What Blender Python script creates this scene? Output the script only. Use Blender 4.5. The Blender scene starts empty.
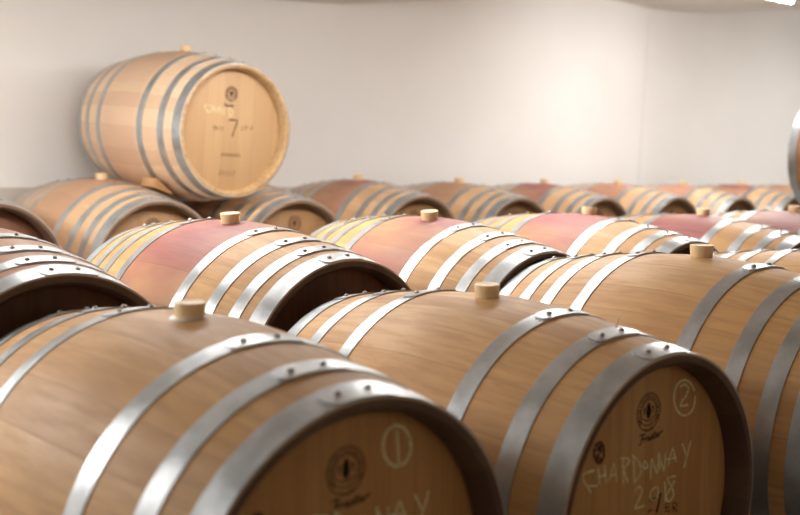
import bpy, bmesh, math, random
from mathutils import Vector, Matrix
from math import sin, cos, pi, radians, atan2, hypot, sqrt

SC = bpy.context.scene
COL = SC.collection
random.seed(4)
CAM_Z = 1.25                       # eye height; all fitted heights are relative to it
YAW = 0.7526                       # direction of the barrel axes
UX, UY = cos(YAW), sin(YAW)        # along a row of barrels
AX, AY = -sin(YAW), cos(YAW)       # along the barrel axes, away from the camera
def ua(u, a, z=0.0):
    return Vector((u*UX + a*AX, u*UY + a*AY, z))

# barrel dimensions
RB, RH, L, PE = 0.3677, 0.3105, 0.95, 1.6205
HEAD_IN = 0.045
def prof(t):
    return RB - (RB-RH)*abs(2*t/L)**PE
HOOPS = {'A': [(-.4475,.0530),(-.3273,.0409),(-.1858,.0409),(.1953,.0409),(.3423,.0409),(.4475,.0530)],
         'B': [(-.4485,.0510),(-.3577,.0358),(-.2739,.0358),(-.1655,.0358),(.1575,.0358),(.2828,.0358),(.372,.0358),(.4485,.0510)]}

# ------------------------------------------------------------------ materials
def new_mat(name):
    m = bpy.data.materials.new(name); m.use_nodes = True
    nt = m.node_tree; nt.nodes.clear()
    out = nt.nodes.new('ShaderNodeOutputMaterial')
    b = nt.nodes.new('ShaderNodeBsdfPrincipled')
    nt.links.new(b.outputs[0], out.inputs[0])
    return m, nt, b
class G:
    """tiny helper for node graphs"""
    def __init__(s, nt): s.nt = nt
    def n(s, t, **kw):
        n = s.nt.nodes.new(t)
        for k, v in kw.items(): setattr(n, k, v)
        return n
    def put(s, sock, v):
        if isinstance(v, bpy.types.NodeSocket): s.nt.links.new(v, sock)
        else: sock.default_value = v
    def m(s, op, a, b=0.0, c=0.0, clamp=False):
        n = s.n('ShaderNodeMath', operation=op, use_clamp=clamp)
        s.put(n.inputs[0], a); s.put(n.inputs[1], b); s.put(n.inputs[2], c)
        return n.outputs[0]
    def mix(s, f, a, b, mode='MIX'):
        n = s.n('ShaderNodeMix', data_type='RGBA', blend_type=mode)
        s.put(n.inputs[0], f); s.put(n.inputs[6], a); s.put(n.inputs[7], b)
        return n.outputs[2]
    def xyz(s, x, y, z):
        n = s.n('ShaderNodeCombineXYZ'); s.put(n.inputs[0], x); s.put(n.inputs[1], y); s.put(n.inputs[2], z)
        return n.outputs[0]
    def noise(s, v, scale, detail=3.0, rough=.55):
        n = s.n('ShaderNodeTexNoise'); s.put(n.inputs['Vector'], v)
        n.inputs['Scale'].default_value = scale; n.inputs['Detail'].default_value = detail; n.inputs['Roughness'].default_value = rough
        return n.outputs[0]
    def smooth(s, v, a, b, lo=0.0, hi=1.0):
        n = s.n('ShaderNodeMapRange', interpolation_type='SMOOTHSTEP'); s.put(n.inputs[0], v)
        n.inputs[1].default_value = a; n.inputs[2].default_value = b; n.inputs[3].default_value = lo; n.inputs[4].default_value = hi
        return n.outputs[0]
    def white(s, v):
        n = s.n('ShaderNodeTexWhiteNoise', noise_dimensions='1D'); s.put(n.inputs['W'], v)
        return n.outputs[0]
    def attr(s, name):
        n = s.n('ShaderNodeAttribute', attribute_type='OBJECT', attribute_name=name)
        return n.outputs['Fac']
    def bump(s, h, strength, dist):
        n = s.n('ShaderNodeBump'); n.inputs['Strength'].default_value = strength; n.inputs['Distance'].default_value = dist
        s.put(n.inputs['Height'], h); return n.outputs[0]
def obj_coords(g):
    tc = g.n('ShaderNodeTexCoord'); sp = g.n('ShaderNodeSeparateXYZ')
    g.nt.links.new(tc.outputs['Object'], sp.inputs[0])
    return tc.outputs['Object'], sp.outputs[0], sp.outputs[1], sp.outputs[2]

def oak_staves():
    m, nt, b = new_mat('oak staves'); g = G(nt)
    co, x, y, z = obj_coords(g)
    seed = g.attr('seed')
    ang = g.m('DIVIDE', g.m('ARCTAN2', x, z), 2*pi)
    wob = g.m('MULTIPLY', g.m('SINE', g.m('MULTIPLY_ADD', ang, 2*pi*5, seed)), .28)
    s = g.m('ADD', g.m('MULTIPLY_ADD', ang, 28.0, 14.37), wob)
    sid = g.m('FLOOR', s); fr = g.m('FRACT', s)
    rnd = g.white(g.m('MULTIPLY_ADD', seed, 17.31, sid))
    rnd2 = g.white(g.m('MULTIPLY_ADD', seed, 5.77, g.m('ADD', sid, .5)))
    gv = g.xyz(g.m('MULTIPLY', ang, 46.0), g.m('MULTIPLY', y, 2.2), g.m('MULTIPLY_ADD', rnd, 30.0, seed))
    grain = g.noise(gv, 3.2, 5.0, .62)
    fleck = g.noise(g.xyz(g.m('MULTIPLY', ang, 160.0), g.m('MULTIPLY', y, 14.0), rnd), 1.6, 2.0)
    broad = g.noise(g.xyz(x, g.m('MULTIPLY', y, .8), z), 5.0, 2.0)
    c = g.mix(rnd, (.47,.26,.098,1), (.60,.365,.158,1))
    c = g.mix(g.m('MULTIPLY', rnd2, .30), c, (.52,.265,.105,1))
    c = g.mix(g.smooth(grain, .35, .72, 0, .42), c, (.31,.17,.075,1))
    c = g.mix(g.smooth(fleck, .58, .75, 0, .20), c, (.30,.165,.075,1))
    c = g.mix(g.smooth(broad, .40, .75, 0, .22), c, (.34,.20,.10,1))
    c = g.mix(g.attr('pale'), c, g.mix(rnd, (.76,.56,.41,1), (.86,.68,.51,1)))
    # wine stain between the two bilge hoops, heaviest round the bung hole
    st = g.attr('stain')
    ay = g.m('ABSOLUTE', y)
    band = g.m('MAXIMUM', g.smooth(ay, .135, .18, 1.0, 0.0), g.attr('soak'))
    patch = g.smooth(g.noise(g.xyz(x, g.m('MULTIPLY', y, .6), g.m('ADD', z, seed)), 3.4, 3.0), .30, .60, .35, 1.0)
    top = g.smooth(z, .02, .34, .45, 1.0)
    near = g.smooth(g.m('POWER', g.m('ADD', g.m('MULTIPLY', x, x), g.m('MULTIPLY', y, y)), .5), .05, .17, 1.0, 0.0)
    near = g.m('MULTIPLY', near, g.smooth(z, .2, .3))
    f = g.m('MULTIPLY', st, g.m('MULTIPLY', g.m('MULTIPLY', band, patch), top))
    f = g.m('ADD', f, g.m('MULTIPLY', near, g.m('MULTIPLY', st, .35)), clamp=True)
    wine = g.mix(g.smooth(grain, .3, .7), (.20,.045,.056,1), (.31,.095,.095,1))
    c = g.mix(g.m('MULTIPLY', f, .90), c, wine)
    # stave joints and a few pin knots
    edge = g.m('MINIMUM', fr, g.m('SUBTRACT', 1.0, fr))
    c = g.mix(g.smooth(edge, .0, .018, .32, 0), c, (.14,.07,.035,1))
    vor = g.n('ShaderNodeTexVoronoi'); vor.inputs['Scale'].default_value = 5.5
    nt.links.new(g.xyz(x, y, g.m('ADD', z, seed)), vor.inputs['Vector'])
    c = g.mix(g.smooth(vor.outputs['Distance'], .018, .035, .8, 0), c, (.07,.035,.02,1))
    tone = g.attr('tone')
    n = g.n('ShaderNodeMix', data_type='RGBA', blend_type='MULTIPLY'); n.inputs[0].default_value = 1
    nt.links.new(c, n.inputs[6]); nt.links.new(g.xyz(tone, tone, tone), n.inputs[7])
    nt.links.new(n.outputs[2], b.inputs['Base Color'])
    g.put(b.inputs['Roughness'], g.smooth(grain, .2, .8, .50, .66))
    b.inputs['Specular IOR Level'].default_value = .4
    h = g.m('ADD', g.m('MULTIPLY', grain, .25), g.smooth(edge, 0, .03))
    g.put(b.inputs['Normal'], g.bump(h, .25, .002))
    return m
def chime_mat():
    m, nt, b = new_mat('chime end grain'); g = G(nt)
    co, x, y, z = obj_coords(g)
    dark = g.attr('rim')
    ang = g.m('DIVIDE', g.m('ARCTAN2', x, z), 2*pi)
    sid = g.m('FLOOR', g.m('MULTIPLY_ADD', ang, 28.0, 14.37))
    rnd = g.white(g.m('ADD', sid, g.attr('seed')))
    n1 = g.noise(co, 60.0, 3.0)
    lo = g.mix(rnd, (.085,.042,.024,1), (.125,.065,.036,1))
    hi = g.mix(rnd, (.50,.315,.15,1), (.60,.40,.20,1))
    c = g.mix(dark, hi, lo)
    c = g.mix(g.smooth(n1, .4, .7, 0, .35), c, (.06,.032,.018,1))
    nt.links.new(c, b.inputs['Base Color']); b.inputs['Roughness'].default_value = .6
    return m
def head_mat():
    m, nt, b = new_mat('oak head boards'); g = G(nt)
    co, x, y, z = obj_coords(g)
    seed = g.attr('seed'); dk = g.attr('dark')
    s = g.m('MULTIPLY_ADD', g.m('ADD', x, g.m('MULTIPLY', g.m('SINE', g.m('MULTIPLY', x, 17.0)), .012)), 10.5, g.m('MULTIPLY', seed, 3.3))
    sid = g.m('FLOOR', s); fr = g.m('FRACT', s)
    rnd = g.white(g.m('MULTIPLY_ADD', seed, 9.1, sid))
    grain = g.noise(g.xyz(g.m('MULTIPLY', x, 30.0), g.m('MULTIPLY', y, 5.0), g.m('MULTIPLY_ADD', rnd, 20.0, g.m('MULTIPLY', z, 1.6))), 2.6, 5.0, .62)
    c = g.mix(rnd, (.50,.255,.085,1), (.60,.345,.135,1))
    c = g.mix(g.smooth(grain, .35, .72, 0, .38), c, (.30,.135,.045,1))
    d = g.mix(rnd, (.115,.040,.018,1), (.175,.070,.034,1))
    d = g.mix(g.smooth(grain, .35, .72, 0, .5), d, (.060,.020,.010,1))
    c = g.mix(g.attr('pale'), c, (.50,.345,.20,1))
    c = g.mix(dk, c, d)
    edge = g.m('MINIMUM', fr, g.m('SUBTRACT', 1.0, fr))
    c = g.mix(g.smooth(edge, 0, .012, .40, 0), c, (.10,.045,.018,1))
    nt.links.new(c, b.inputs['Base Color'])
    b.inputs['Roughness'].default_value = .5; b.inputs['Specular IOR Level'].default_value = .35
    g.put(b.inputs['Normal'], g.bump(g.m('ADD', grain, g.smooth(edge, 0, .02)), .15, .0015))
    return m
def steel_mat():
    m, nt, b = new_mat('galvanised hoop steel'); g = G(nt)
    co, x, y, z = obj_coords(g)
    n1 = g.noise(co, 14.0, 4.0, .6)
    n2 = g.noise(co, 130.0, 2.0)
    c = g.mix(g.smooth(n1, .3, .7), (.38,.41,.43,1), (.53,.56,.58,1))
    c = g.mix(g.smooth(n2, .55, .8, 0, .35), c, (.36,.36,.36,1))
    nt.links.new(c, b.inputs['Base Color'])
    b.inputs['Metallic'].default_value = .72
    g.put(b.inputs['Roughness'], g.smooth(n1, .3, .7, .30, .42))
    g.put(b.inputs['Normal'], g.bump(n2, .06, .001))
    return m
def plain(name, col, rough=.5, metal=0.0, var=.15, scale=40.0, sss=0.0):
    m, nt, b = new_mat(name); g = G(nt)
    co, x, y, z = obj_coords(g)
    n1 = g.noise(co, scale, 3.0)
    c = g.mix(g.smooth(n1, .35, .7, 0, 1), col, tuple(v*(1-var) for v in col[:3])+(1,))
    nt.links.new(c, b.inputs['Base Color'])
    b.inputs['Roughness'].default_value = rough; b.inputs['Metallic'].default_value = metal
    if sss:
        b.inputs['Subsurface Weight'].default_value = sss
        b.inputs['Subsurface Radius'].default_value = (.02,.012,.006)
    return m
def chalk_mat():
    m, nt, b = new_mat('pale chalk'); g = G(nt)
    co, x, y, z = obj_coords(g)
    n1 = g.noise(co, 420.0, 2.0)
    tr = nt.nodes.new('ShaderNodeBsdfTransparent'); mx = nt.nodes.new('ShaderNodeMixShader')
    nt.links.new(g.smooth(n1, .30, .58, .25, .95), mx.inputs[0])
    nt.links.new(tr.outputs[0], mx.inputs[1]); nt.links.new(b.outputs[0], mx.inputs[2])
    out = [n for n in nt.nodes if n.type == 'OUTPUT_MATERIAL'][0]
    nt.links.new(mx.outputs[0], out.inputs[0])
    b.inputs['Base Color'].default_value = (.95,.89,.54,1); b.inputs['Roughness'].default_value = .9
    return m
def ink_mat(name, col, lo=.35, hi=.9):
    m, nt, b = new_mat(name); g = G(nt)
    co, x, y, z = obj_coords(g)
    n1 = g.noise(co, 260.0, 2.0)
    tr = nt.nodes.new('ShaderNodeBsdfTransparent'); mx = nt.nodes.new('ShaderNodeMixShader')
    nt.links.new(g.smooth(n1, .3, .6, lo, hi), mx.inputs[0])
    nt.links.new(tr.outputs[0], mx.inputs[1]); nt.links.new(b.outputs[0], mx.inputs[2])
    out = [n for n in nt.nodes if n.type == 'OUTPUT_MATERIAL'][0]
    nt.links.new(mx.outputs[0], out.inputs[0])
    b.inputs['Base Color'].default_value = col; b.inputs['Roughness'].default_value = .8
    return m
def plaster(name, c1, c2, scale=1.3):
    m, nt, b = new_mat(name); g = G(nt)
    tc = g.n('ShaderNodeTexCoord'); co = tc.outputs['Object']
    n1 = g.noise(co, scale, 4.0); n2 = g.noise(co, 60.0, 3.0)
    nt.links.new(g.mix(g.smooth(n1, .3, .7), c1, c2), b.inputs['Base Color'])
    b.inputs['Roughness'].default_value = .85; b.inputs['Specular IOR Level'].default_value = .2
    g.put(b.inputs['Normal'], g.bump(n2, .12, .004))
    return m
def emit(name, col, k):
    m = bpy.data.materials.new(name); m.use_nodes = True; nt = m.node_tree; nt.nodes.clear()
    o = nt.nodes.new('ShaderNodeOutputMaterial'); e = nt.nodes.new('ShaderNodeEmission')
    e.inputs[0].default_value = col; e.inputs[1].default_value = k
    nt.links.new(e.outputs[0], o.inputs[0]); return m
M = dict(staves=oak_staves(), chime=chime_mat(), head=head_mat(), steel=steel_mat(),
    rivet=plain('rivet steel', (.34,.33,.32,1), .42, .8),
    bung=plain('cream silicone bung', (.84,.64,.38,1), .48, 0, .10, 30, .25),
    chalk=chalk_mat(), ink=ink_mat('branded black', (.030,.013,.006,1), .22, .80), faint=ink_mat('faint brand', (.11,.045,.018,1), .10, .50),
    rust=ink_mat('reddish brand', (.12,.035,.012,1), .15, .55),
    foam=plain('dried white residue', (.82,.80,.76,1), .35, 0, .1, 60),
    wedge=plain('raw oak wedge', (.60,.33,.14,1), .6, 0, .25, 25),
    cradle=plain('cradle timber', (.22,.15,.09,1), .7, 0, .3, 20),
    lampbody=plain('white lamp housing', (.75,.75,.74,1), .4, 0, .05, 20))

# ------------------------------------------------------------------ object helpers
def link_mesh(name, bm, mats, parent=None, smooth=True):
    me = bpy.data.meshes.new(name)
    bmesh.ops.recalc_face_normals(bm, faces=bm.faces)
    bm.to_mesh(me); bm.free()
    for m in (mats if isinstance(mats, (list, tuple)) else [mats]): me.materials.append(m)
    if smooth:
        for p in me.polygons: p.use_smooth = True
        me.set_sharp_from_angle(angle=radians(35))
    o = bpy.data.objects.new(name, me); COL.objects.link(o)
    if parent: o.parent = parent
    return o
def tag(o, label, cat, group=None):
    o['label'] = label; o['category'] = cat
    if group: o['group'] = group
    return o
def struct(name, bm, mat, smooth=False):
    o = link_mesh(name, bm, mat, None, smooth); o['kind'] = 'structure'; return o
def box(bm, c, s, rz=0.0):
    mt = Matrix.Translation(c) @ Matrix.Rotation(rz, 4, 'Z') @ Matrix.Diagonal((s[0], s[1], s[2], 1))
    return bmesh.ops.create_cube(bm, size=1.0, matrix=mt)
def lathe_y(bm, pts, n=144, closed=False, mat_from=None):
    """revolve (y, r) points about the local Y axis"""
    rings = []
    for y, r in pts:
        rings.append([bm.verts.new((r*sin(2*pi*i/n), y, r*cos(2*pi*i/n))) for i in range(n)])
    m = len(rings)
    for j in range(m if closed else m-1):
        a, b = rings[j], rings[(j+1) % m]
        for i in range(n):
            f = bm.faces.new((a[i], a[(i+1) % n], b[(i+1) % n], b[i]))
            if mat_from and mat_from(j): f.material_index = 1
    return rings

# ------------------------------------------------------------------ barrel parts
def staves_mesh():
    bm = bmesh.new()
    out = []
    N = 40
    for i in range(N+1):
        t = -L/2 + .002 + (L-.004)*i/N
        out.append((t, prof(t)))
    ch = [(RH-.003, 0.0), (RH-.016, 0.0), (RH-.026, .014), (RH-.027, .075)]     # rim, bevel, inner wall
    front = [(-L/2+d, r) for r, d in ch][::-1]
    back = [(L/2-d, r) for r, d in ch]
    pts = front + out + back
    k0 = len(front)
    lathe_y(bm, pts, 160, False, lambda j: j < k0-1 or j > k0+N)
    return bm
def hoop_mesh(t, w, phi):
    """flat strip riveted into a ring: the ring plus the lapped end lying on it near the top"""
    bm = bmesh.new(); th = .0022
    y0, y1 = -t-w/2, -t+w/2
    r0, r1 = prof(y0), prof(y1)
    lathe_y(bm, [(y0, r0-.001), (y0, r0+th), (y1, r1+th), (y1, r1-.001)], 160, True)
    a0, a1 = phi-radians(10.5), phi+radians(13.5)
    n = 18; rows = []
    for i in range(n+1):
        a = a0 + (a1-a0)*i/n
        e = min(i, n-i); inset = (.28 if e == 0 else .08 if e == 1 else 0)*w
        ya, yb = y0+inset, y1-inset
        lift = th*2 + (.0006 if e == 0 else 0)
        ra, rb = prof(ya)+lift, prof(yb)+lift
        row = [(ya, ra-th-.0005), (ya, ra), (yb, rb), (yb, rb-th-.0005)]
        rows.append([bm.verts.new((r*sin(a), y, r*cos(a))) for y, r in row])
    for i in range(n):
        for k in range(4):
            bm.faces.new((rows[i][k], rows[i][(k+1) % 4], rows[i+1][(k+1) % 4], rows[i+1][k]))
    bm.faces.new(rows[0]); bm.faces.new(rows[-1][::-1])
    return bm
def rivet_mesh():
    bm = bmesh.new(); n = 14
    pts = [(.0062, -.001), (.0060, .0016), (.0046, .0040), (.0022, .0052)]
    rings = [[bm.verts.new((r*cos(2*pi*i/n), r*sin(2*pi*i/n), h)) for i in range(n)] for r, h in pts]
    for a, b in zip(rings, rings[1:]):
        for i in range(n): bm.faces.new((a[i], a[(i+1) % n], b[(i+1) % n], b[i]))
    bm.faces.new(rings[-1]); bm.faces.new(rings[0][::-1])
    return bm
def head_mesh():
    bm = bmesh.new(); n = 128; R = RH-.0262
    y = -L/2+HEAD_IN
    prof_ = [(y, R-.012), (y+.006, R), (y+.02, R)]
    rings = lathe_y(bm, prof_, n)
    bm.faces.new(rings[0]); bm.faces.new(rings[-1][::-1])
    return bm
def bung_mesh():
    bm = bmesh.new(); n = 40
    pts = [(.0258, -.012), (.0262, .002), (.0283, .0245), (.0279, .0266), (.0266, .0272), (.0225, .0270), (.0205, .0258)]
    rings = [[bm.verts.new((r*cos(2*pi*i/n), r*sin(2*pi*i/n), h)) for i in range(n)] for r, h in pts]
    for a, b in zip(rings, rings[1:]):
        for i in range(n): bm.faces.new((a[i], a[(i+1) % n], b[(i+1) % n], b[i]))
    bm.faces.new(rings[-1]); bm.faces.new(rings[0][::-1])
    return bm
def ribbon(strokes, width, jitter=0.0):
    """hand-drawn lines lying on the head: local x, z; thin raised ribbon"""
    bm = bmesh.new(); y = -L/2+HEAD_IN-.0006
    rs = random.Random(len(strokes))
    for s in strokes:
        # subdivide with a Catmull-Rom pass so that lines are not angular
        P = [Vector(p) for p in s]
        Q = []
        if len(P) > 2:
            for i in range(len(P)-1):
                p0, p1, p2, p3 = P[max(i-1, 0)], P[i], P[i+1], P[min(i+2, len(P)-1)]
                for k in range(4):
                    u = k/4
                    lin = p1.lerp(p2, u)
                    cr = .5*((2*p1)+(-p0+p2)*u+(2*p0-5*p1+4*p2-p3)*u*u+(-p0+3*p1-3*p2+p3)*u**3)
                    Q.append(lin.lerp(cr, .6))
            Q.append(P[-1])
        else:
            Q = [P[0].lerp(P[1], k/4) for k in range(5)]
        prev = None
        for i, p in enumerate(Q):
            d = (Q[min(i+1, len(Q)-1)]-Q[max(i-1, 0)])
            if d.length < 1e-6: continue
            d.normalize(); nrm = Vector((-d.y, d.x))*width/2*(1+rs.uniform(-jitter, jitter))
            a = bm.verts.new((p.x+nrm.x, y, p.y+nrm.y)); b = bm.verts.new((p.x-nrm.x, y, p.y-nrm.y))
            a2 = bm.verts.new((p.x+nrm.x, y+.0005, p.y+nrm.y)); b2 = bm.verts.new((p.x-nrm.x, y+.0005, p.y-nrm.y))
            cur = (a, b, b2, a2)
            if prev:
                for k in range(4): bm.faces.new((prev[k], prev[(k+1) % 4], cur[(k+1) % 4], cur[k]))
            else: bm.faces.new(cur)
            prev = cur
        bm.faces.new(prev[::-1])
    return bm
def arc(cx, cz, rx, rz, a0=0.0, a1=360.0, n=32):
    return [(cx+rx*cos(radians(a0+(a1-a0)*i/n)), cz+rz*sin(radians(a0+(a1-a0)*i/n))) for i in range(n+1)]
def crest(cx, cz, r):
    """round branded cooper's crest: double ring of small marks, a dark tree-like figure, a scroll below"""
    s = [arc(cx, cz, r, r), arc(cx, cz, r*.66, r*.66, -20, 200)]
    for i in range(20):
        a = radians(-35+250*i/19)
        s.append([(cx+r*.72*cos(a), cz+r*.72*sin(a)), (cx+r*.92*cos(a+.05), cz+r*.92*sin(a+.05))])
        if i % 3 == 0: s.append([(cx+r*.82*cos(a), cz+r*.82*sin(a)), (cx+r*.82*cos(a+.14), cz+r*.82*sin(a+.14))])
    s += [[(cx-r*.85, cz-r*.30), (cx-r*.45, cz-r*.62), (cx, cz-r*.72), (cx+r*.45, cz-r*.62), (cx+r*.85, cz-r*.30)],
          [(cx-r*.6, cz-r*.25), (cx-r*.2, cz-r*.45), (cx+r*.2, cz-r*.45), (cx+r*.6, cz-r*.25)],
          [(cx-r*.4, cz-r*.88), (cx, cz-r*.98), (cx+r*.4, cz-r*.88)]]
    for k in range(-5, 6):
        h = r*.50*(1-(k/6)**2)
        s.append([(cx+k*r*.035, cz-h*.75), (cx+k*r*.035, cz+h)])
    s += [[(cx-r*.45, cz+r*.1), (cx-r*.30, cz+r*.3), (cx-r*.42, cz-r*.1)], [(cx+r*.45, cz+r*.1), (cx+r*.30, cz+r*.3), (cx+r*.42, cz-r*.1)]]
    return s
def script_word(x0, z0, w, h):
    """joined-up maker's name below the crest"""
    pts = [[(0,.95),(.10,1.0),(.24,.92)], [(.14,.95),(.11,.4),(.04,-.1),(-.02,0)], [(.06,.45),(.18,.5)],
           [(.20,.0),(.22,.5),(.25,.38),(.29,.5)], [(.42,.45),(.35,.5),(.32,.2),(.38,.02),(.42,.4),(.43,.02),(.48,.15)],
           [(.48,.15),(.54,.52),(.56,.1),(.50,.02)], [(.64,.9),(.61,.2),(.64,.02),(.68,.15)], [(.58,.58),(.69,.64)],
           [(.69,.25),(.77,.40),(.74,.55),(.70,.25),(.76,.02),(.83,.2)], [(.83,.0),(.85,.52),(.88,.40),(1.0,.55)]]
    return [[(x0+p[0]*w, z0+p[1]*h+p[0]*h*.18) for p in s] for s in pts]
TUBE, EXPO = 60.0, 0.24
WCOL, WSTR = (.88, .67, .46, 1), .36
WEDGE, WROT = ua(2.752, 4.585, CAM_Z-.311), (0, -.33, YAW+pi)
LAMPS = [(6.90, 4.13, 1.0, 'tube lamp hanging at the top right corner of the view', 18),
         (-0.4, 3.8, .60, 'tube lamp over the aisle beyond the left edge', 100),
         (2.0, 3.35, .61, 'tube lamp over the aisle left of the stacked barrel', 16),
         (3.45, 3.1, .64, 'tube lamp over the aisle right of the stacked barrel', 16),
         (5.6, 3.25, .84, 'tube lamp over the aisle towards the right', 17, pi/2),
         (9.6, 3.5, 1.08, 'tube lamp over the far right end of the rows', 40)]

# ------------------------------------------------------------------ shared meshes
def as_data(bm, mats, name):
    o = link_mesh(name, bm, mats); d = o.data; bpy.data.objects.remove(o); return d
D_STAVES = as_data(staves_mesh(), [M['staves'], M['chime']], 'staves')
D_HEAD = as_data(head_mesh(), M['head'], 'head')
D_BUNG = as_data(bung_mesh(), M['bung'], 'bung')
D_RIVET = as_data(rivet_mesh(), M['rivet'], 'rivet')
rh = random.Random(8)
HOOP_PHI = {k: [radians(1+rh.uniform(-2.2, 2.2)) for _ in v] for k, v in HOOPS.items()}
D_HOOP = {k: [as_data(hoop_mesh(t, w, p), M['steel'], 'hoop') for (t, w), p in zip(v, HOOP_PHI[k])] for k, v in HOOPS.items()}
D_CREST = as_data(ribbon(crest(0, .193, .037), .0021), M['ink'], 'brand_stamp')

def part(name, data, parent, loc=(0,0,0), rot=(0,0,0)):
    o = bpy.data.objects.new(name, data); COL.objects.link(o); o.parent = parent
    o.location = loc; o.rotation_euler = rot
    return o
GROUP = {'B': 'barrels in the front row', 'R': 'barrels in the middle row', 'M': 'barrels in the back row along the wall', 'S': 'barrels stacked on top of the others'}
def barrel(kind, pos, yaw, tilt, roll, label, row, stain=0.0, dark=0.0, rim=1.0, tone=1.0, bung=True, crest_on=False, scale=1.0, seed=None, pale=0.0, soak=0.0):
    root = bpy.data.objects.new('wine_barrel', None); COL.objects.link(root)
    root.empty_display_size = .2
    root.rotation_mode = 'YXZ'
    root.location = (pos[0], pos[1], pos[2]+CAM_Z); root.rotation_euler = (tilt, roll, YAW+yaw)
    root.scale = (scale,)*3
    tag(root, label, 'barrel', GROUP[row])
    seed = random.uniform(0, 20) if seed is None else seed
    s = part('staves', D_STAVES, root); s['seed'] = seed; s['stain'] = stain; s['rim'] = rim; s['tone'] = tone; s['pale'] = pale; s['soak'] = soak
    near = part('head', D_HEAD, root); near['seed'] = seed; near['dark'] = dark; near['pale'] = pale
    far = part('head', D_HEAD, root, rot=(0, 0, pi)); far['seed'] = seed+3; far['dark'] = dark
    for (t, w), phi, d in zip(HOOPS[kind], HOOP_PHI[kind], D_HOOP[kind]):
        h = part('hoop', d, root)
        for da in (-5.3, 5.3):
            a = phi+radians(da); r = prof(t)+.0043
            part('rivet', D_RIVET, h, (r*sin(a), -t, r*cos(a)), (0, a, 0))
    if bung: part('bung', D_BUNG, root, (0, 0, RB))
    if crest_on: part('brand_stamp', D_CREST, near)
    # timber cradle under the barrels that stand on the floor
    return root, near
D_CRADLE = {}
def cradle(pos, yaw, scale=1.0):
    cz = pos[2]+CAM_Z; key = round(cz, 3)
    bm = bmesh.new()
    top = cz-scale*RB-.003
    for ys in (-.235, 0, .235):
        box(bm, (0, ys, top/2+.02), (.46, .06, top-.04))
    for x in (-.19, .19): box(bm, (x, 0, .03), (.05, .56, .06))
    o = link_mesh('barrel_cradle', bm, M['cradle'], None, False)
    o.location = (pos[0], pos[1], 0); o.rotation_euler = (0, 0, YAW+yaw)
    tag(o, 'timber cradle on the floor hidden underneath a wine barrel', 'cradle', 'timber cradles under the barrels')

# ------------------------------------------------------------------ the barrels
# (type, position relative to the eye, yaw, tilt, roll)
F = {
'B1':[-0.3489,2.0028,-0.7074,-0.0151,-0.0122,-0.0441],'B2':[0.212,2.4995,-0.7184,-0.0138,-0.0159,-0.0522],'B3':[0.7334,2.7576,-0.637,-0.0122,-0.0118,-0.0214],
'B4':[1.375,3.55,-0.685,0,0,.03],
'R1':[-0.4528,3.2484,-0.6415,0.0075,0.002,-0.1023],'R2':[0.1218,3.7302,-0.6433,-0.0198,0.0114,-0.1246],'R3':[0.6746,4.2422,-0.6452,-0.0054,-0.0023,0.068],
'R4':[1.2389,4.7436,-0.661,0,0.0003,0.0124],'R5':[1.7888,5.2536,-0.6589,0,0.0001,0],'R6':[2.34,5.77,-0.662,0,0,.02],'R7':[2.89,6.285,-0.664,0,0,-.02],
'M1':[-1.3777,5.3104,-0.6454,0.0205,0.0147,-0.048],'M2':[-0.8056,5.8115,-0.6557,-0.0006,-0.0004,0],'M3':[-0.2224,6.3071,-0.6424,0.0229,-0.0067,-0.0748],
'M4':[0.3403,6.8094,-0.6557,0.0196,-0.0008,-0.0398],'M5':[0.9,7.3121,-0.6622,0.0345,0.0026,-0.0141],'M6':[1.4624,7.8114,-0.6621,0.0192,0.0041,-0.0415],
'M7':[2.0173,8.3181,-0.6726,0.03,0.0041,-0.0012],'M8':[2.5856,8.8156,-0.6685,0,0.0005,0.0131],'M9':[3.15,9.32,-0.672,.01,0,-.02],
'L2':[-1.0133,2.7005,-0.6322,-0.0073,0.0047,0],'L3':[-1.9137,4.7985,-0.6527,0.0061,0.0002,0]}
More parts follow.
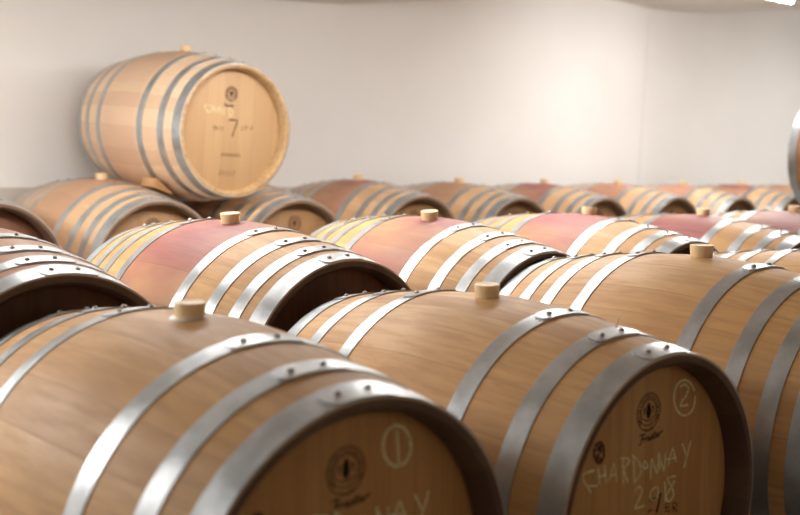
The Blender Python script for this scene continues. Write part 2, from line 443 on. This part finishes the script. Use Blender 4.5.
SPEC = [
 ('B1','A','pale oak wine barrel chalked with a circled 1, in the front row at lower left','B',dict(stain=.05,dark=0,rim=1,tone=1.0)),
 ('B2','A','pale oak wine barrel whose head is chalked CHARDONNAY with a circled 2','B',dict(stain=0,dark=0,rim=1,tone=1.08)),
 ('B3','B','clean oak barrel with eight hoops, right behind the one chalked with a circled 2','B',dict(stain=0,dark=0,rim=1,tone=1.1)),
 ('B4','B','oak barrel at the right edge, its hoops showing beyond the clean eight-hooped barrel','B',dict(stain=0,dark=0,rim=1,tone=1)),
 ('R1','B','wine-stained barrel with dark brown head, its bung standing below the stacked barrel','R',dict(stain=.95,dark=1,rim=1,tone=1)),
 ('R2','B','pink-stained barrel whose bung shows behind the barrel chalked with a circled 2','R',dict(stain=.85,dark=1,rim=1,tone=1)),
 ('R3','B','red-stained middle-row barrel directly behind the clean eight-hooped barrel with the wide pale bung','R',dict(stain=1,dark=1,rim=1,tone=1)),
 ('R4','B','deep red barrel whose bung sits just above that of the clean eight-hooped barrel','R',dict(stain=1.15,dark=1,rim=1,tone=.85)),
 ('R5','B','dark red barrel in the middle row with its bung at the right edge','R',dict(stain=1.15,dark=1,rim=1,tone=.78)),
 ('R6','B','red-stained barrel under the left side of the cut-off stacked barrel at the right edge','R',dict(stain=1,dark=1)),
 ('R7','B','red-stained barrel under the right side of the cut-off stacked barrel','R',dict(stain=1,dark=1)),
 ('M1','B','pinkish barrel under the left side of the stacked barrel at upper left','M',dict(pale=.3,stain=.42,dark=.55,rim=.9,tone=1.05)),
 ('M2','B','barrel under the right side of the stacked barrel, brown head with a dark brand','M',dict(pale=.26,stain=.3,dark=.5,rim=.8,tone=1.05)),
 ('M3','B','reddish barrel with many hoops, first clear of the stacked barrel along the wall','M',dict(pale=.26,stain=.75,dark=.6,rim=.8,tone=1.05)),
 ('M4','B','pale tan barrel against the white wall, second clear of the stacked barrel','M',dict(pale=.26,stain=.4,dark=.65,rim=.8,tone=1.05)),
 ('M5','B','barrel with red patch round its bung, third clear of the stacked barrel','M',dict(pale=.26,stain=.9,dark=.6,rim=.8,tone=1.05)),
 ('M6','B','pale barrel with orange stain round its bung, fourth clear of the stacked barrel','M',dict(pale=.26,stain=.55,dark=.55,rim=.8,tone=1.05)),
 ('M7','B','small distant barrel by the wall, fifth clear of the stacked barrel','M',dict(pale=.26,stain=.6,dark=.5,rim=.8,tone=1.05)),
 ('M8','B','red-topped distant barrel by the wall, sixth clear of the stacked barrel','M',dict(pale=.26,stain=1,dark=.55,rim=.8,tone=1.05)),
 ('M9','B','farthest barrel along the wall, partly behind the cut-off stacked barrel at right','M',dict(pale=.26,stain=.5,dark=.55,rim=.8,tone=1.05)),
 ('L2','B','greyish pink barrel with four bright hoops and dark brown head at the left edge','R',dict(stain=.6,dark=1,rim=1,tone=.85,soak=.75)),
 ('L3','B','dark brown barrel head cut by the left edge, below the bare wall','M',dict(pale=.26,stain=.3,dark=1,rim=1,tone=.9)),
]
HEADS = {}; ROOTS = {}
SIZE = {'B1': .985, 'B2': .99, 'B3': 1.085}
for key, kind, label, row, kw in SPEC:
    p = F[key]
    if not label:
        continue
    sc = SIZE.get(key, 1.0); p = [v*sc for v in p[:3]]+p[3:]      # same place in the view, true size of each cask
    ROOTS[key], hd = barrel(kind, p[:3], p[3], p[4], p[5], label, row, scale=sc, crest_on=(key[0] == 'M' or key in ('B1','B2')),
                   seed=(7.3 if key == 'B2' else 2.1 if key == 'B1' else None), **kw)
    HEADS[key] = hd
    cradle(p, p[3], sc)

# writing on the two front heads
CH= [[(-0.1639,0.1131),(-0.1944,0.1133),(-0.1982,0.1059),(-0.1863,0.0882),(-0.1732,0.0724)],[(-0.1863,0.0876),(-0.1555,0.0817)],[(-0.1537,0.1148),(-0.1488,0.0828)],[(-0.1356,0.1168),(-0.1295,0.0817)],[(-0.1533,0.098),(-0.1299,0.097)],[(-0.1215,0.0798),(-0.1066,0.1138),(-0.0959,0.0756)],[(-0.1176,0.0918),(-0.0979,0.0908)],[(-0.0799,0.1165),(-0.0757,0.0664)],[(-0.0854,0.1194),(-0.0635,0.114),(-0.0589,0.1061),(-0.0766,0.0962)],[(-0.0766,0.0962),(-0.0632,0.067)],[(-0.0472,0.118),(-0.0421,0.0614)],[(-0.0517,0.1197),(-0.0272,0.0981),(-0.0209,0.0757),(-0.0411,0.0618)],[(-0.0075,0.0962),(-0.0158,0.0903),(-0.0081,0.0809),(0.0008,0.0849),(-0.0075,0.0962)],[(0.0109,0.0547),(0.0123,0.0964),(0.0325,0.0618),(0.035,0.1046)],[(0.0404,0.069),(0.035,0.1046),(0.0547,0.0622),(0.0585,0.0996)],[(0.0685,0.0699),(0.082,0.1036),(0.0951,0.073)],[(0.0632,0.0843),(0.0966,0.0814)],[(0.1148,0.1068),(0.1294,0.0794)],[(0.1454,0.1059),(0.1372,0.0839),(0.1232,0.0541)]]
YR= [[(-0.0394,0.044),(-0.0256,0.0499),(-0.0158,0.0394),(-0.0248,0.024),(-0.0394,0.0093),(-0.0073,0.0067)],[(0.0289,0.036),(0.0129,0.0309),(0.01,0.0174),(0.024,0.0097),(0.0381,0.0206),(0.0335,0.036)],[(0.0578,0.0418),(0.0631,-0.0034)],[(0.0946,0.0434),(0.0671,0.0447),(0.0822,0.0235),(0.0901,0.0052),(0.075,-0.0064),(0.0638,0.0079),(0.0793,0.0223),(0.0926,0.0337)]]
BURN= [[(0.0095,0.015),(0.0211,0.0111),(0.0308,0.0148)],[(0.0451,0.0203),(0.0405,0.0028),(0.032,-0.0184)],[(0.0626,-0.0062),(0.0632,-0.0227)],[(0.0626,-0.0062),(0.0775,-0.0092)],[(0.0629,-0.0143),(0.0754,-0.0166)],[(0.0632,-0.0227),(0.0794,-0.0256)],[(0.0891,-0.0303),(0.0884,-0.0107),(0.1006,-0.0155),(0.0996,-0.0219),(0.09,-0.021)],[(0.09,-0.021),(0.1037,-0.0332)],[(0.0047,-0.0126),(0.0074,-0.0076),(0.0189,-0.0091)]]
SMEAR= [[(-0.1372,0.1407),(-0.1382,0.1339),(-0.1412,0.1285),(-0.1458,0.1255),(-0.1513,0.1254),(-0.1569,0.128),(-0.1617,0.133),(-0.165,0.1397),(-0.1662,0.1469),(-0.1653,0.1537),(-0.1623,0.159),(-0.1577,0.162),(-0.1522,0.1623),(-0.1467,0.1597),(-0.1418,0.1547),(-0.1385,0.1481),(-0.1372,0.1407)],[(-0.1547,0.1578),(-0.1467,0.1461),(-0.1568,0.1382),(-0.1437,0.1287)],[(-0.1597,0.1522),(-0.1442,0.1506)]]
C2= [[(0.1561,0.1966),(0.1562,0.1874),(0.1541,0.179),(0.1497,0.1719),(0.1435,0.1665),(0.1357,0.1633),(0.1269,0.1623),(0.1177,0.1636),(0.1086,0.1672),(0.1003,0.1727),(0.0931,0.1799),(0.0875,0.1883),(0.084,0.1973),(0.0826,0.2064),(0.0834,0.2151),(0.0864,0.2229),(0.0915,0.2292),(0.0982,0.2337),(0.1063,0.2361),(0.1152,0.2363),(0.1244,0.2342),(0.1333,0.2299),(0.1414,0.2237),(0.1481,0.2159),(0.1531,0.2071)],[(0.104,0.2244),(0.1179,0.2276),(0.1324,0.2181),(0.126,0.2039),(0.1122,0.1952),(0.1047,0.1849),(0.1316,0.1827)]]
C1= [[(0.1317,0.2043),(0.1307,0.196),(0.1278,0.1886),(0.1231,0.1828),(0.117,0.1788),(0.11,0.177),(0.1025,0.1775),(0.095,0.1802),(0.0881,0.185),(0.0821,0.1914),(0.0776,0.199),(0.0748,0.2074),(0.0738,0.2159),(0.0748,0.2241),(0.0777,0.2313),(0.0822,0.2371),(0.0881,0.2411),(0.095,0.243),(0.1024,0.2427),(0.1099,0.2402),(0.117,0.2356),(0.123,0.2292),(0.1277,0.2215),(0.1307,0.213),(0.1317,0.2043)],[(0.1024,0.2353),(0.1063,0.1803)]]

OFF = (.0258, .0163)
def chalk_part(parent, strokes, name, mat, width, jit=.2, off=(0,0)):
    o = link_mesh(name, ribbon([[(x+off[0], z+off[1]) for x, z in s] for s in strokes], width, jit), M[mat], parent, False)
    return o
for key, ring in (('B1', C1), ('B2', C2)):
    hd = HEADS[key]; off = OFF if key == 'B1' else (0, 0)
    o = chalk_part(hd, ring, 'chalk_number', 'chalk', .0042); o['label'] = 'pale chalk number in a drawn circle'
    o = chalk_part(hd, CH+YR, 'chalk_writing', 'chalk', .0037, .25, off); o['label'] = 'pale chalk writing reading CHARDONNAY 2018'
    o = chalk_part(hd, script_word(-.028, .134, .076, .017), 'brand_script', 'ink', .0028, .3); o['label'] = 'black branded joined-up maker name'
    if key == 'B2':
        o = chalk_part(hd, BURN[:2], 'brand_number', 'ink', .0055, .3); o['label'] = 'black branded number 7'
        o = chalk_part(hd, BURN[2:], 'brand_letters', 'faint', .0032, .2)
        o = chalk_part(hd, SMEAR, 'brand_oval', 'rust', .0075, .5); o['label'] = 'small reddish branded oval'
    else:
        chalk_part(hd, SMEAR, 'brand_oval', 'rust', .0075, .5, (-.01, .0))

# the barrel lying on top at left, and the one cut by the right edge
SP = Vector((-1.1155, 5.7575, -0.0222))*.9625
s_root, s_head = barrel('A', SP, .0124, .0218, .036, 'pale pinkish barrel stacked on top of two others, against the wall at upper left', 'S',
                        stain=.40, dark=0, rim=.06, tone=1.2, pale=.62, scale=.9625, seed=11.7)
chalk_part(s_head, crest(-.014, .170, .034), 'brand_stamp', 'faint', .004)
chalk_part(s_head, script_word(-.052, .108, .06, .014), 'brand_script', 'faint', .004)
chalk_part(s_head, [[(-.020, .048), (.030, .048), (.016, .006), (.006, -.030)]], 'brand_number', 'faint', .008)
chalk_part(s_head, [[(-.10+.016*i, -.006), (-.10+.016*i, .016)] for i in range(4)] + [[(-.10, .016), (-.085, .005)], [(.06, .004), (.06, .026)], [(.08, .006), (.08, .026), (.095, .018)], [(.11, .008), (.12, .028)]], 'brand_letters', 'faint', .004)
chalk_part(s_head, [[(-.05+.014*i, -.122), (-.045+.014*i, -.108), (-.04+.014*i, -.122)] for i in range(8)], 'brand_letters', 'faint', .003)
chalk_part(s_head, [[(-.055+.02*i, -.215), (-.045+.02*i, -.190)] for i in range(5)], 'brand_letters', 'faint', .004)
chalk_part(s_head, [[(x*.9+.02, z*.9+.005) for x, z in s] for s in CH[:8]+CH[10:12]], 'chalk_writing', 'chalk', .0022)
barrel('B', (2.60, 6.05, -.028), .0, 0, 0, 'dark red barrel stacked above the others, cut off by the right edge', 'S', stain=1.2, dark=1, tone=.8, soak=.95)
# oak wedge that keeps the stacked barrel from rolling
bm = bmesh.new()
WX = [(-.060, 0), (.045, 0), (.045, .040), (.036, .042), (-.060, .005)]
A = [bm.verts.new((x, -.055, z)) for x, z in WX]; B = [bm.verts.new((x, .055, z)) for x, z in WX]
bm.faces.new(A); bm.faces.new(B[::-1])
for i in range(len(WX)):
    j = (i+1) % len(WX); bm.faces.new((A[i], B[i], B[j], A[j]))
o = link_mesh('wooden_wedge', bm, M['wedge'], None, False)
tag(o, 'small raw oak wedge jammed under the stacked barrel at upper left', 'wedge')
o.location = WEDGE; o.rotation_euler = WROT
# dried white residue beside the bung of the nearest barrel
bm = bmesh.new(); rr = random.Random(3); n = 26
top = [];low = []
for i in range(n):
    a = 2*pi*i/n; r = .027+.011*max(0, cos(a-pi*1.05))+.002*rr.random()
    x, y = r*cos(a), r*sin(a); zz = sqrt(RB**2-x*x)+.0004
    low.append(bm.verts.new((x, y, zz))); x, y = x*.93, y*.93; top.append(bm.verts.new((x, y, sqrt(RB**2-x*x)+.0022)))
for i in range(n):
    j = (i+1) % n; bm.faces.new((low[i], low[j], top[j], top[i]))
bm.faces.new(top)
o = link_mesh('residue', bm, M['foam'], ROOTS['B1']); o['label'] = 'white dried residue round the bung'

# pale splinter of wood caught at a hoop of the barrel with the circled 2
bm = bmesh.new()
bmesh.ops.create_cone(bm, cap_ends=True, segments=6, radius1=.0022, radius2=.0012, depth=.022, matrix=Matrix.Translation((0, 0, .010)))
for v in bm.verts:
    if v.co.z > .015: v.co.x += .004
o = link_mesh('wood_splinter', bm, plain('pale splinter', (.80,.68,.40,1), .6, 0, .1, 200), None)
a_ = radians(8.0)
bp = ROOTS['B2']; rm = bp.rotation_euler.to_matrix()
o.location = bp.location + rm @ Vector(((prof(.312)+.001)*sin(a_), -.312, (prof(.312)+.001)*cos(a_)))*.99
o.rotation_euler = (0, .25, YAW)
tag(o, 'tiny pale wood splinter sticking up at a hoop of the CHARDONNAY barrel', 'splinter')
# ------------------------------------------------------------------ the cellar
WALL_A = 5.45
WALLW = plaster('white plaster wall', (.87,.858,.842,1), (.83,.815,.798,1), .9)
CEILM = plaster('pale plaster ceiling', (.80,.78,.74,1), (.74,.72,.68,1), .7)
FLOORM = plaster('grey concrete floor', (.30,.28,.26,1), (.20,.19,.18,1), 1.6)
DADO = plaster('beige rendered dado', (.66,.60,.52,1), (.58,.52,.45,1), 3.0)
H = 3.0
def prism_u(pts_ua, z0, z1, mat, name):
    bm = bmesh.new()
    a = [bm.verts.new(ua(u, v, z0)) for u, v in pts_ua]; b = [bm.verts.new(ua(u, v, z1)) for u, v in pts_ua]
    bm.faces.new(a[::-1]); bm.faces.new(b)
    for i in range(len(a)):
        j = (i+1) % len(a); bm.faces.new((a[i], a[j], b[j], b[i]))
    return struct(name, bm, mat)
prism_u([(-3.0, WALL_A-.05), (4.48, WALL_A-.05), (4.48, WALL_A+.3), (-3.0, WALL_A+.3)], 0, H, WALLW, 'wall_left')
prism_u([(4.48, WALL_A+.02), (7.70, WALL_A+.02), (7.76, WALL_A+.05), (8.61, WALL_A+.05), (8.61, WALL_A+.4), (4.48, WALL_A+.4)], 0, H, WALLW, 'wall_back')
prism_u([(8.61, WALL_A+.05), (13.0, WALL_A-.25), (13.0, WALL_A+.4), (8.61, WALL_A+.4)], 0, H, WALLW, 'wall_right')
prism_u([(-3.0, -2.5), (-2.7, -2.5), (-2.7, WALL_A), (-3.0, WALL_A)], 0, H, WALLW, 'wall_side')
# rendered dado with a rounded ledge along the left wall
prism_u([(-2.7, WALL_A-.085), (4.40, WALL_A-.085), (4.40, WALL_A-.05), (-2.7, WALL_A-.05)], 0, CAM_Z-.354, DADO, 'trim_1')
# vaulted ceiling: profile across the room, running along the barrels' direction
CP = [(-3.0,.72),(2.0,.715),(4.03,.717),(4.48,.737),(4.9,.795),(5.36,.857),(5.9,.93),(6.5,1.02),(7.0,1.055),(7.29,1.062),(7.68,1.045),(8.1,1.06),(8.61,1.103),(9.3,1.19),(10.03,1.27),(13.0,1.40)]
bm = bmesh.new()
low = [[bm.verts.new(ua(u, a, CAM_Z+z)) for u, z in CP] for a in (-2.5, WALL_A+.3)]
up = [[bm.verts.new(ua(u, a, H+.05)) for u, z in CP] for a in (-2.5, WALL_A+.3)]
for i in range(len(CP)-1):
    bm.faces.new((low[0][i], low[0][i+1], low[1][i+1], low[1][i])); bm.faces.new((up[0][i], up[1][i], up[1][i+1], up[0][i+1]))
    for k in (0, 1): bm.faces.new((low[k][i], up[k][i], up[k][i+1], low[k][i+1]))
for i in (0, -1): bm.faces.new((low[0][i], low[1][i], up[1][i], up[0][i]))
struct('ceiling', bm, CEILM, True)
prism_u([(-3.0, -2.5), (13.0, -2.5), (13.0, WALL_A+.4), (-3.0, WALL_A+.4)], -.12, 0, FLOORM, 'floor')

# ------------------------------------------------------------------ lamps over the aisle
LAMPM = emit('lit lamp tube', (1.0,.965,.925,1), TUBE)
def lamp(u, a, z, label, power, turn=0.0, length=1.2):
    root = bpy.data.objects.new('ceiling_lamp', None); COL.objects.link(root)
    root.location = ua(u, a, CAM_Z+z); root.rotation_euler = (0, 0, YAW+turn)
    tag(root, label, 'lamp', 'tube lamps over the aisle')
    bm = bmesh.new(); box(bm, (0, 0, .045), (length, .07, .04))
    for x in (-length*.36, length*.36): box(bm, (x, 0, .09), (.02, .02, .06))
    for x in (-length/2+.012, length/2-.012): box(bm, (x, 0, .012), (.024, .04, .03))
    link_mesh('lamp_housing', bm, M['lampbody'], root, False)
    bm = bmesh.new()
    bmesh.ops.create_cone(bm, cap_ends=True, segments=20, radius1=.016, radius2=.016, depth=length-.05,
                          matrix=Matrix.Translation((0, 0, .006)) @ Matrix.Rotation(pi/2, 4, 'Y'))
    link_mesh('lamp_tube', bm, LAMPM, root)
    ld = bpy.data.lights.new('tube_light', 'AREA'); ld.shape = 'RECTANGLE'; ld.size = length; ld.size_y = .06
    ld.energy = power; ld.color = (1.0, .97, .94)
    lo = bpy.data.objects.new('tube_light', ld); COL.objects.link(lo); lo.parent = root; lo.location = (0, 0, -.018)
for args in LAMPS: lamp(*args)

# warm world fill, added to brighten the barrel heads through the open near end
w = bpy.data.worlds.new('cellar'); SC.world = w; w.use_nodes = True
bg = w.node_tree.nodes['Background']; bg.inputs[0].default_value = WCOL; bg.inputs[1].default_value = WSTR

# ------------------------------------------------------------------ camera
cd = bpy.data.cameras.new('camera'); cam = bpy.data.objects.new('camera', cd); COL.objects.link(cam)
cd.sensor_fit = 'HORIZONTAL'; cd.sensor_width = 36.0; cd.lens = 1150.44/800*36
right = Vector((.9991, .0046, .0416)); fwd = Vector((0, .9940, -.1094)); upv = Vector((-.0418, .1093, .9931))
mm = Matrix((right, upv, -fwd)).transposed().to_4x4(); mm.translation = (0, 0, CAM_Z)
cam.matrix_world = mm
cd.clip_start = .05
cd.dof.use_dof = True; cd.dof.focus_distance = 2.95; cd.dof.aperture_fstop = 2.7
SC.camera = cam
SC.view_settings.view_transform = 'Standard'; SC.view_settings.look = 'None'
SC.view_settings.gamma = 1; SC.view_settings.use_curve_mapping = False
SC.view_settings.exposure = EXPO
